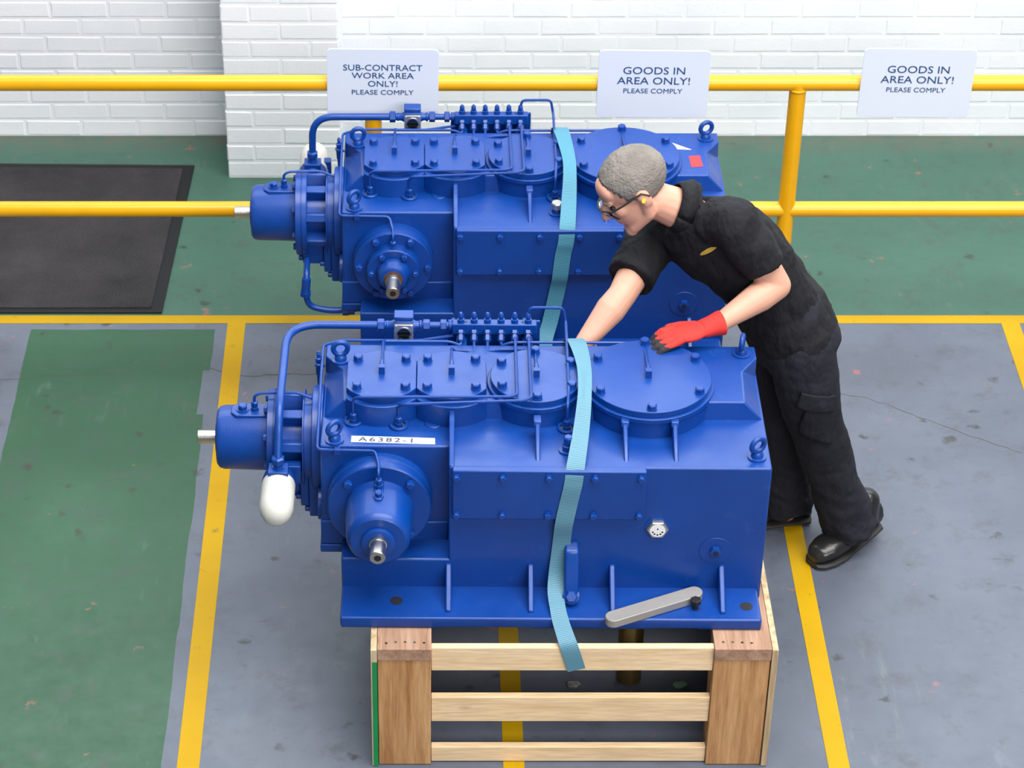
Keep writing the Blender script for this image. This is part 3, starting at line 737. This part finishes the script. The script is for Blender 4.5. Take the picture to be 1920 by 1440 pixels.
    pipe([(xs[5], .527, .519), (xs[5], .49, .554), (xs[5], .185, .560), (xs[5] - .02, .172, .560), (-.055, .172, .545), (-.0695, .186, .53), (-.0695, .186, .48)])
    pipe([(xs[5], .563, .575), (xs[5] + .004, .563, .606), (.395, .56, .608), (.404, .555, .56), (.404, .50, .553), (.401, .24, .553), (.396, .178, .54), (.396, .176, .48)])
    pipe([(.08, .56, .51), (-.02, .525, .515), (-.24, .52, .519), (-.291, .50, .515), (-.292, .30, .49), (-.292, .086, .452), (ox - .012, .084, .450), (end8[0], end8[1] + .03, end8[2] + .035), (end8[0], end8[1], end8[2] + .03), end8])
    MB().box(-.245, -.228, .076, .094, .440, .458).build('pipe_clip', B, g, .001)
    pipe([(-.478, .305, .445), (-.478, .305, .475), (-.46, .308, .483), (-.36, .312, .483), (-.295, .30, .462)])
    OFF = V(0, 0, 0); return g

gearbox(V(0, 5.38, .44) + GO, R(-.55), 'blue gearbox on the slatted timber stand, nearest the camera, with white oil filter in front', True)
gearbox(V(.023, 6.68, .397) + GO, 0, 'blue gearbox behind the near one, beside the yellow rail, partly hidden by the worker', False)

# ------------------------------------------------------------------ webbing straps
def strap(name, pts, widths, label, mat, fold=None):
    pts = [V(p) for p in pts]
    P, Wd = [], []
    n = 7
    for i in range(len(pts) - 1):       # Catmull-Rom
        p0, p1, p2, p3 = pts[max(i - 1, 0)], pts[i], pts[i + 1], pts[min(i + 2, len(pts) - 1)]
        for k in range(n):
            q = k / n
            P.append(.5 * ((2 * p1) + (p2 - p0) * q + (2 * p0 - 5 * p1 + 4 * p2 - p3) * q * q + (3 * p1 - p0 - 3 * p2 + p3) * q ** 3))
            Wd.append(widths[i] * (1 - q) + widths[i + 1] * q)
    P.append(pts[-1]); Wd.append(widths[-1])
    vs, fs, uv = [], [], []; L = 0; m = 5
    for i, p in enumerate(P):
        t = (P[min(i + 1, len(P) - 1)] - P[max(i - 1, 0)]).normalized()
        x = V(1, 0, 0); x = (x - t * x.dot(t)).normalized(); nrm = x.cross(t)
        if nrm.z - nrm.y < 0: nrm = -nrm
        if i: L += (p - P[i - 1]).length
        for s_ in (1, -1):
            for k in range(m):
                a = (k / (m - 1) - .5)
                lift = .010 * max(0, (.05 - Wd[i]) / .05) * (math.cos(a * math.pi * 3) * .9)
                vs.append(p + x * a * Wd[i] + nrm * (lift + .0009 * s_)); uv.append((a * .05, L))
    q = 2 * m
    for i in range(len(P) - 1):
        b, c = i * q, (i + 1) * q
        for k in range(m - 1):
            fs.append((b + k, b + k + 1, c + k + 1, c + k)); fs.append((b + m + k + 1, b + m + k, c + m + k, c + m + k + 1))
        fs.append((b, c, c + m, b + m)); fs.append((b + m - 1, b + q - 1, c + q - 1, c + m - 1))
    mb = MB().add(vs, fs); o = mb.build(name, mat)
    ul = o.data.uv_layers.new(name='UVMap')
    for lp in o.data.loops: ul.data[lp.index].uv = uv[lp.vertex_index]
    return tag(o, label, 'strap', 'webbing straps')
def G(x, y, z): return (x, y + 5.38, z + .44)
def G2(x, y, z): return (x + .023, y + 6.68, z + .397)
strap('webbing_strap', [G(.412, .522, .30), G(.417, .522, .45), G(.425, .516, .525), G(.435, .45, .562), G(.447, .33, .566), G(.443, .205, .560), G(.430, .10, .516), G(.411, -.004, .467), G(.405, -.023, .42), G(.394, -.0225, .349), G(.384, -.024, .28), G(.3805, -.010, .2034), G(.373, -.02, .1144), G(.3666, -.055, .0707), G(.371, -.110, .052), G(.3774, -.142, .036), G(.389, -.185, .0195), G(.4005, -.2095, -.005), G(.4225, -.2125, -.0817)],
      [.05, .05, .05, .05, .040, .038, .044, .05, .05, .05, .05, .05, .05, .045, .044, .046, .048, .05, .05], 'light blue webbing strap over the near gearbox, its loose end over the pale slat', M['strapA'])
strap('webbing_strap', [G2(.418, .522, .30), G2(.42, .522, .45), G2(.422, .516, .525), G2(.428, .42, .562), G2(.441, .26, .566), G2(.441, .17, .556), G2(.436, .09, .51), G2(.428, -.004, .467), G2(.424, -.023, .42), G2(.4165, -.0225, .3745), G2(.409, -.024, .29), G2(.403, -.010, .232), G2(.384, -.02, .1244), G2(.3666, -.06, .0686), G2(.366, -.142, .034), G2(.37, -.147, -.06)],
      [.05, .05, .05, .05, .042, .042, .047, .05, .05, .05, .05, .05, .05, .048, .048, .05], 'teal webbing strap over the far gearbox, running behind the near one', M['strapB'])

# ------------------------------------------------------------------ loose things on and under the near gearbox
def bar():
    c = V(*G(.638, -.1017, .0392)); o = empty('steel_bar', c, R(24.2))
    tag(o, 'grey flat steel bar with rounded ends lying on the gearbox foot flange', 'bar')
    L, w_ = .150, .0225
    pts = [(L - w_ + w_ * math.cos(R(a)), w_ * math.sin(R(a))) for a in range(-90, 91, 15)] + [(-L + w_ + w_ * math.cos(R(a)), w_ * math.sin(R(a))) for a in range(90, 271, 15)]
    MB().prism(pts, 'z', 0, .025).build('flat', M['bar'], o, .002)
bar()
bl = empty('bolt', G(.754, -.092, .0385)); tag(bl, 'black hex bolt standing on the foot flange against the grey steel bar', 'bolt')
MB().cyl((0, 0, 0), (0, 0, .018), .0085, n=16).build('shank', M['black'], bl)
MB().lathe((0, 0, .018), (0, 0, 1), [(0, .012), (.002, .0155), (.014, .0155), (.017, .012)], 6).build('head', M['black'], bl)
pb = MB().lathe((.607, 5.53, 0.001), (0, 0, 1), [(0, .034), (.003, .037), (.33, .037), (.335, .034)], 40).build('brass_roller', M['brass']); tag(pb, 'dull brass cylinder standing on the floor beneath the near gearbox', 'cylinder')
def scrap(name, p, r, m, label):
    mb = MB(); mb.ell((0, 0, 0), ((r, 0, 0), (0, r * .7, 0), (0, 0, r * .45)), 10, 7)
    for v in mb.v: v *= 1 + .5 * noise.noise(v * 60 + V(p))
    o = mb.build(name, m, sharp=10); o.location = V(p) + V(0, 0, r * .42); tag(o, label, 'scrap')
scrap('foil_scrap', (.4418, 5.4936, 0), .020, M['foil'], 'crumpled silver foil scrap on the dark floor under the stand')
scrap('rag_scrap', (.7573, 5.4936, 0), .020, M['rag'], 'pale green rag scrap on the dark floor under the stand')

# ------------------------------------------------------------------ worker
def blob(name, mb, vox, smooth, mat, parent, disp=None):
    me = mb.mesh(name); o = bpy.data.objects.new(name, me); col.objects.link(o)
    r = o.modifiers.new('r', 'REMESH'); r.mode = 'VOXEL'; r.voxel_size = vox
    s_ = o.modifiers.new('s', 'SMOOTH'); s_.factor = .5; s_.iterations = smooth
    dg = bpy.context.evaluated_depsgraph_get(); nm = bpy.data.meshes.new_from_object(o.evaluated_get(dg)); bpy.data.objects.remove(o)
    nm.name = name
    if disp:
        nm.calc_loop_triangles()
        ns = [v.normal.copy() for v in nm.vertices]
        for v, q in zip(nm.vertices, ns): v.co += q * disp(v.co + OFF)
    for p in nm.polygons: p.use_smooth = True
    nm.materials.clear(); nm.materials.append(mat)
    o = bpy.data.objects.new(name, nm); col.objects.link(o); o.parent = parent; return o
from mathutils.bvhtree import BVHTree
def nz(p, s, o=0): return noise.noise(V(p) * s + V(o, o * 1.7, o * .6))
per = empty('person', (1.2, 6.2, 0)); OFF = V(1.2, 6.2, 0)
tag(per, 'person in black polo shirt and trousers leaning over the gearboxes, wearing red gloves', 'person')
# joints
NB = V(.748, 6.2, 1.225); HC = V(.606, 6.19, 1.298)
SL, EL, WL = V(.884, 6.055, 1.262), V(1.016, 6.02, 1.072), V(.848, 5.908, 1.020)
SR, ER, WR = V(.690, 6.315, 1.065), V(.580, 6.11, .978), V(.465, 6.00, .882)
KL, AL = V(1.201, 6.10, .487), V(1.345, 6.15, .10)
KR, AR = V(1.115, 6.27, .42), V(1.16, 6.28, .10)
F = V(-.80, -.17, -.56).normalized(); U = V(-.56, .05, .80); U = (U - F * U.dot(F)).normalized(); LH = U.cross(F)
LAT = (SL - SR).normalized()
def H(f, u, l=0): return HC + F * f + U * u + LH * l
def torso(mb, k, top=True):
    d0 = V(-.62, 0, .78)
    rows = [(V(1.112, 6.2, .79), V(.03, -.178, .0), .136), (V(1.068, 6.2, .87), V(.03, -.172, .01), .134), (V(1.005, 6.2, .965), V(.06, -.160, .045), .124),
            (V(.955, 6.195, 1.035), V(.09, -.15, .075), .122), (V(.885, 6.19, 1.105), V(.105, -.138, .095), .126), (V(.82, 6.188, 1.155), V(.108, -.134, .106), .110),
            (V(.785, 6.188, 1.185), V(.095, -.118, .092), .088), (V(.765, 6.19, 1.205), V(.055, -.07, .055), .072)]
    rings = []
    for i, (c, l, dp) in enumerate(rows):
        t = (rows[min(i + 1, len(rows) - 1)][0] - rows[max(i - 1, 0)][0]).normalized()
        l = l - t * l.dot(t); b = t.cross(l).normalized()
        rings.append((c, l * k, b * dp * k))
    mb.loft(rings, 28)
# --- body (skin)
b = MB(); torso(b, .82)
b.limb([H(-.03, -.075), NB + V(-.02, 0, 0)], [.054, .060])
b.ell(H(-.012, .030), (F * .100, LH * .077, U * .086), 28, 18)
b.ell(H(.030, -.030), (F * .066, LH * .060, U * .086), 24, 16)
b.ell(H(.066, .045), (F * .030, LH * .055, U * .040))
b.ell(H(.083, .018), (F * .016, LH * .052, U * .011))
b.limb([H(.096, .008), H(.114, -.024)], [.010, .0145])
b.limb([H(.098, -.026, .010), H(.098, -.026, -.010)], [.010, .010])
b.ell(H(.086, -.052), (F * .014, LH * .026, U * .008)); b.ell(H(.083, -.065), (F * .014, LH * .022, U * .008))
b.limb([H(.076, -.100, .012), H(.076, -.100, -.012)], [.020, .020])
for s in (1, -1):
    b.limb([H(.064, -.092, s * .022), H(.005, -.070, s * .052), H(-.008, -.03, s * .060)], [.020, .020, .020])
    b.ell(H(.060, -.022, s * .036), (F * .026, LH * .022, U * .020))
    b.ell(H(-.012, -.010, s * .078), (F * .020 + U * .006, LH * .008, U * .031)); b.ell(H(-.006, -.028, s * .076), (F * .010, LH * .008, U * .013))
def arm(mb, S, E_, W_, k=1.0):
    m = S.lerp(E_, .5); f = E_.lerp(W_, .3)
    mb.limb([S, m, E_, f, E_.lerp(W_, .7), W_], [.058 * k, .051 * k, .042 * k, .045 * k, .035 * k, .028 * k])
arm(b, SL, EL, WL); arm(b, SR, ER, WR)
b.limb([WL, WL + (V(.757, 5.872, 1.008) - WL) * .55], [.026, .018]); b.limb([WR, V(.43, 5.99, .79)], [.028, .022])
for hip, kn, an in ((V(1.10, 6.125, .82), KL, AL), (V(1.09, 6.27, .82), KR, AR)):
    b.limb([hip, hip.lerp(kn, .5), kn, kn.lerp(an, .3), an, an - V(0, 0, .06)], [.078, .070, .055, .055, .040, .035])
body = blob('body', b, .0042, 4, M['skin'], per)
for s in (1, -1):
    MB().ell(H(.0815, .000, s * .031), (F * .009, LH * .013, U * .007), 14, 8).build('eye', M['ink'], per)
    MB().limb([H(.094, .020, s * .014), H(.092, .026, s * .032), H(.080, .022, s * .050)], [.004, .005, .003], 8).build('eyebrow', M['hair'], per)
# --- hair: short crop over skull and nape
hm = MB().ell(H(-.014, .033), (F * .1045, LH * .0815, U * .0905), 64, 44)
keep = []
for f in hm.f:
    c = sum((hm.v[i] for i in f), V(0, 0, 0)) / len(f) - HC
    cf, cu, cl = c.dot(F), c.dot(U), c.dot(LH)
    lim = -.050 if cf < -.03 else -.050 + (cf + .03) * 1.05
    if cf > .030: lim = .016 + (cf - .030) * 2.0
    if cu > lim + .006 * math.sin(cl * 90 + cf * 120): keep.append(f)
hm.f = keep
for i, v in enumerate(hm.v): hm.v[i] = v + (v - HC).normalized() * .0022 * nz(v, 70)
ho = hm.build('hair', M['hair'], per, sharp=80); so = ho.modifiers.new('s', 'SOLIDIFY'); so.thickness = .007; so.offset = -1
# --- safety glasses
gl = MB()
for s in (1, -1): gl.tube([H(-.030, -.012, s * .084), H(-.012, .010, s * .086), H(.05, .008, s * .079), H(.092, .006, s * .066)], .0028, 8)
gl.tube([H(.092, .010, .066), H(.112, .012, .035), H(.119, .012, 0), H(.112, .012, -.035), H(.092, .010, -.066)], .0026, 8)
go = gl.build('safety_glasses', M['black'], per, label='thin black framed safety glasses')
vs, fs = [], []
for k in range(13):
    a = (k / 6 - 1); l = a * .066; f = .119 - .027 * a * a
    vs += [H(f, .010, l), H(f - .004, -.010, l * .99), H(f - .012, -.028 + .010 * (1 - abs(a)) * (1 if abs(a) < .25 else 0), l * .95)]
for k in range(12):
    for j in (0, 1): fs.append((3 * k + j, 3 * k + 3 + j, 3 * k + 4 + j, 3 * k + 1 + j))
le = MB().add(vs, fs).build('lens', M['lens'], go, sharp=80); so = le.modifiers.new('s', 'SOLIDIFY'); so.thickness = .0016
MB().limb([H(-.008, -.012, .082), H(-.004, -.010, .094)], [.006, .006], 10).build('ear_plug', M['yearplug'], per)
# --- polo shirt
s_ = MB(); torso(s_, 1.0)
for S, E_, e, r0, r1 in ((SL, EL, .70, .072, .068), (SR, ER, .74, .078, .073)):
    q = S.lerp(E_, e); s_.limb([S.lerp(V(.785, 6.19, 1.175), .35), S], [.075, r0]); s_.cyl(S, q, r0, r1, 24)
nd = (H(-.03, -.075) - NB).normalized()
s_.cyl(NB - nd * .03, NB + nd * .012, .082, .068, 28)
def wr(p):
    a = nz(V(p.x * .7 - p.z * .7, p.y * .8, (p.x + p.z) * .45), 16) * .009 + nz(p, 26, 3) * .003
    return a
shirt = blob('polo_shirt', s_, .0055, 5, M['shirt'], per, wr)
# collar
cb = MB(); ring = []
u0, v0, _ = frame(nd)
for k in range(25):
    a = 2 * math.pi * k / 24; ring.append((u0 * math.cos(a) + v0 * math.sin(a)))
vs, fs = [], []
for k in range(25):
    op = ring[k].dot(F); gap = .010 * max(0, op)
    vs += [NB + nd * (.030 - gap * 1.5) + ring[k] * .0645, NB + nd * (.020 - gap) + ring[k] * .073, NB - nd * (.012 + gap) + ring[k] * .088]
for k in range(24):
    for j in (0, 1): fs.append((3 * k + j, 3 * k + 3 + j, 3 * k + 4 + j, 3 * k + 1 + j))
co = cb.add(vs, fs).build('collar', M['shirt'], per, sharp=80); so = co.modifiers.new('s', 'SOLIDIFY'); so.thickness = .004
def bvh_of(o):
    return BVHTree.FromPolygons([v.co for v in o.data.vertices], [tuple(p.vertices) for p in o.data.polygons])
def patch(o, c, ux, uy, wd, ht, off, name, mat, thick, parent, shape='rect', n=12, label=None):
    t = bvh_of(o); vs, fs, idx = [], [], {}
    for i in range(n + 1):
        for j in range(n + 1):
            a, b_ = i / n * 2 - 1, j / n * 2 - 1
            if shape == 'ell':
                k = math.sqrt(max(0, 1 - a * a)); b_ *= k
            p = V(c) - OFF + V(ux) * a * wd / 2 + V(uy) * b_ * ht / 2
            q, nn, _, _ = t.find_nearest(p); vs.append(q + nn * off + OFF)
    for i in range(n):
        for j in range(n):
            k = i * (n + 1) + j; fs.append((k, k + n + 1, k + n + 2, k + 1))
    ob = MB().add(vs, fs).build(name, mat, parent, sharp=80, label=label)
    if thick: so = ob.modifiers.new('s', 'SOLIDIFY'); so.thickness = thick; so.offset = 0
    return ob
t = bvh_of(shirt); cl = V(0, 0, 5); dr = (V(.8086, 6.0, 1.2028) - cl).normalized()
hit = t.ray_cast(cl - OFF, dr)[0]
hit = (hit + OFF) if hit else V(.82, 6.07, 1.16)
lg = V(.76, -.1, .64); patch(shirt, hit, lg, V(.5, -.5, -.6), .070, .014, .0025, 'shirt_logo', M['gold'], .002, per, 'ell', label='gold embroidered chest logo')
# --- trousers
t_ = MB()
t_.loft([(V(1.05, 6.2, .92), V(.03, -.155, 0), V(.088, 0, .066)), (V(1.08, 6.2, .86), V(.03, -.166, 0), V(.115, 0, .05)), (V(1.107, 6.198, .79), V(.02, -.175, 0), V(.135, 0, .03)), (V(1.11, 6.198, .70), V(.02, -.165, 0), V(.11, 0, 0))], 28)
t_.limb([V(1.118, 6.115, .80), V(1.15, 6.105, .65), KL, V(1.268, 6.125, .29), V(1.325, 6.145, .14)], [.104, .096, .083, .078, .083], 24)
t_.cyl(V(1.325, 6.145, .14), V(1.345, 6.15, .075), .083, .084, 24)
t_.limb([V(1.095, 6.28, .80), V(1.098, 6.28, .62), KR, V(1.138, 6.276, .25), V(1.155, 6.28, .14)], [.104, .095, .083, .076, .080], 24)
t_.cyl(V(1.155, 6.28, .14), V(1.163, 6.28, .06), .080, .082, 24)
def wt(p):
    k = max(0, 1 - p.z / .35)
    return nz(V(p.x, p.y, p.z * .55), 14, 2) * .009 + nz(V(p.x * .4, p.y * .4, p.z * 1.6 + p.x * .8), 22, 5) * .010 * k + nz(p, 34) * .002
trs = blob('trousers', t_, .006, 5, M['trouser'], per, wt)
patch(trs, V(1.19, 6.0, .60), V(.97, 0, -.22), V(.22, 0, .97), .125, .165, .006, 'cargo_pocket', M['trouser'], .008, trs)
patch(trs, V(1.178, 6.0, .665), V(.97, 0, -.22), V(.22, 0, .97), .135, .055, .012, 'pocket_flap', M['trouser'], .006, trs)
# --- shoes
def shoe(heel, toe, lift):
    heel, toe = V(heel), V(toe); d = (toe - heel); L = d.length; d.normalize(); sd = V(-d.y, d.x, 0); up = V(0, 0, 1)
    m = MB(); so_ = MB()
    prof = [(-.02, .020, .012, .05), (.0, .034, .045, .055), (.12, .038, .055, .055), (.30, .040, .052, .050), (.45, .044, .042, .040), (.62, .050, .036, .034), (.80, .050, .032, .030), (.93, .040, .026, .026), (1.0, .022, .016, .022)]
    rows = []; rs = []
    for k, wd, ht, cz in prof:
        z0 = lift * max(0, 1 - k / .62) ** 1.3
        c = heel + d * L * k
        rows.append((c + up * (.022 + ht * .9 + z0), sd * wd, up * ht)); rs.append((c + up * (.0125 + z0), sd * (wd + .004), up * .0115))
    m.loft(rows, 20); m.limb([heel + d * L * .2 + up * (.08 + lift * .6), heel + d * L * .2 + up * (.14 + lift * .6)], [.044, .044])
    o = blob('shoe', m, .005, 3, M['leather'], per)
    so_.loft(rs, 24).build('sole', M['sole'], o, .003)
    for k in range(4):
        c = heel + d * L * (.38 + .07 * k) + up * (.115 - .012 * k + lift * .25)
        MB().limb([c - sd * .022 - up * .006, c + up * .002, c + sd * .022 - up * .006], [.003, .003, .003], 6).build('lace', M['sole'], o)
shoe((1.435, 6.215, 0), (1.215, 6.045, 0), .030)
shoe((1.235, 6.29, 0), (.955, 6.255, 0), 0)
# --- gloves
def glove(name, org, xd, zd, side, label):
    global OFF
    keepo = OFF; OFF = V(0, 0, 0)
    x = V(xd).normalized(); z = V(zd); z = (z - x * z.dot(x)).normalized(); y = z.cross(x)
    m = MB()
    m.ell((0, 0, 0), ((.054, 0, 0), (0, .041, 0), (0, 0, .0185)), 20, 12); m.ell((-.03, 0, .001), ((.035, 0, 0), (0, .034, 0), (0, 0, .019)), 18, 10)
    m.ell((.035, 0, .003), ((.024, 0, 0), (0, .040, 0), (0, 0, .015)), 18, 10)
    for i, (yy, L) in enumerate(((.031, .060), (.011, .074), (-.010, .080), (-.030, .072))):
        yy *= -side
        p = [V(.040, yy, .004), V(.046 + L * .42, yy * 1.12, .005 - .003 * i), V(.046 + L * .74, yy * 1.16, -.007), V(.046 + L * .93, yy * 1.16, -.018)]
        m.limb(p, [.0118, .0108, .0100, .0090], 12)
    ty = -side
    m.limb([V(-.025, ty * .026, -.004), V(.008, ty * .052, -.008), V(.036, ty * .066, -.013), V(.056, ty * .068, -.018)], [.018, .0145, .0120, .0105], 12)
    m.loft([(V(-.04, 0, 0), V(0, .033, 0), V(0, 0, .024)), (V(-.065, 0, .002), V(0, .033, 0), V(0, 0, .028)), (V(-.085, 0, .003), V(0, .037, 0), V(0, 0, .033)), (V(-.100, 0, .003), V(0, .040, 0), V(0, 0, .036))], 24)
    o = blob(name, m, .003, 2, M['glove'], per)
    OFF = keepo
    mw = Matrix((x, y, z)).transposed().to_4x4(); mw.translation = V(org) - OFF
    o.matrix_local = mw; o['label'] = label
    return o
glove('glove', (.757, 5.872, 1.008), (-.90, -.30, -.10), (-.05, .0, 1), 1, 'red knit glove with black dipped palm')
glove('glove', (.415, 5.99, .752), (-.30, -.12, -1), (-1, .2, .3), -1, 'red knit glove with black dipped palm')
OFF = V(0, 0, 0)
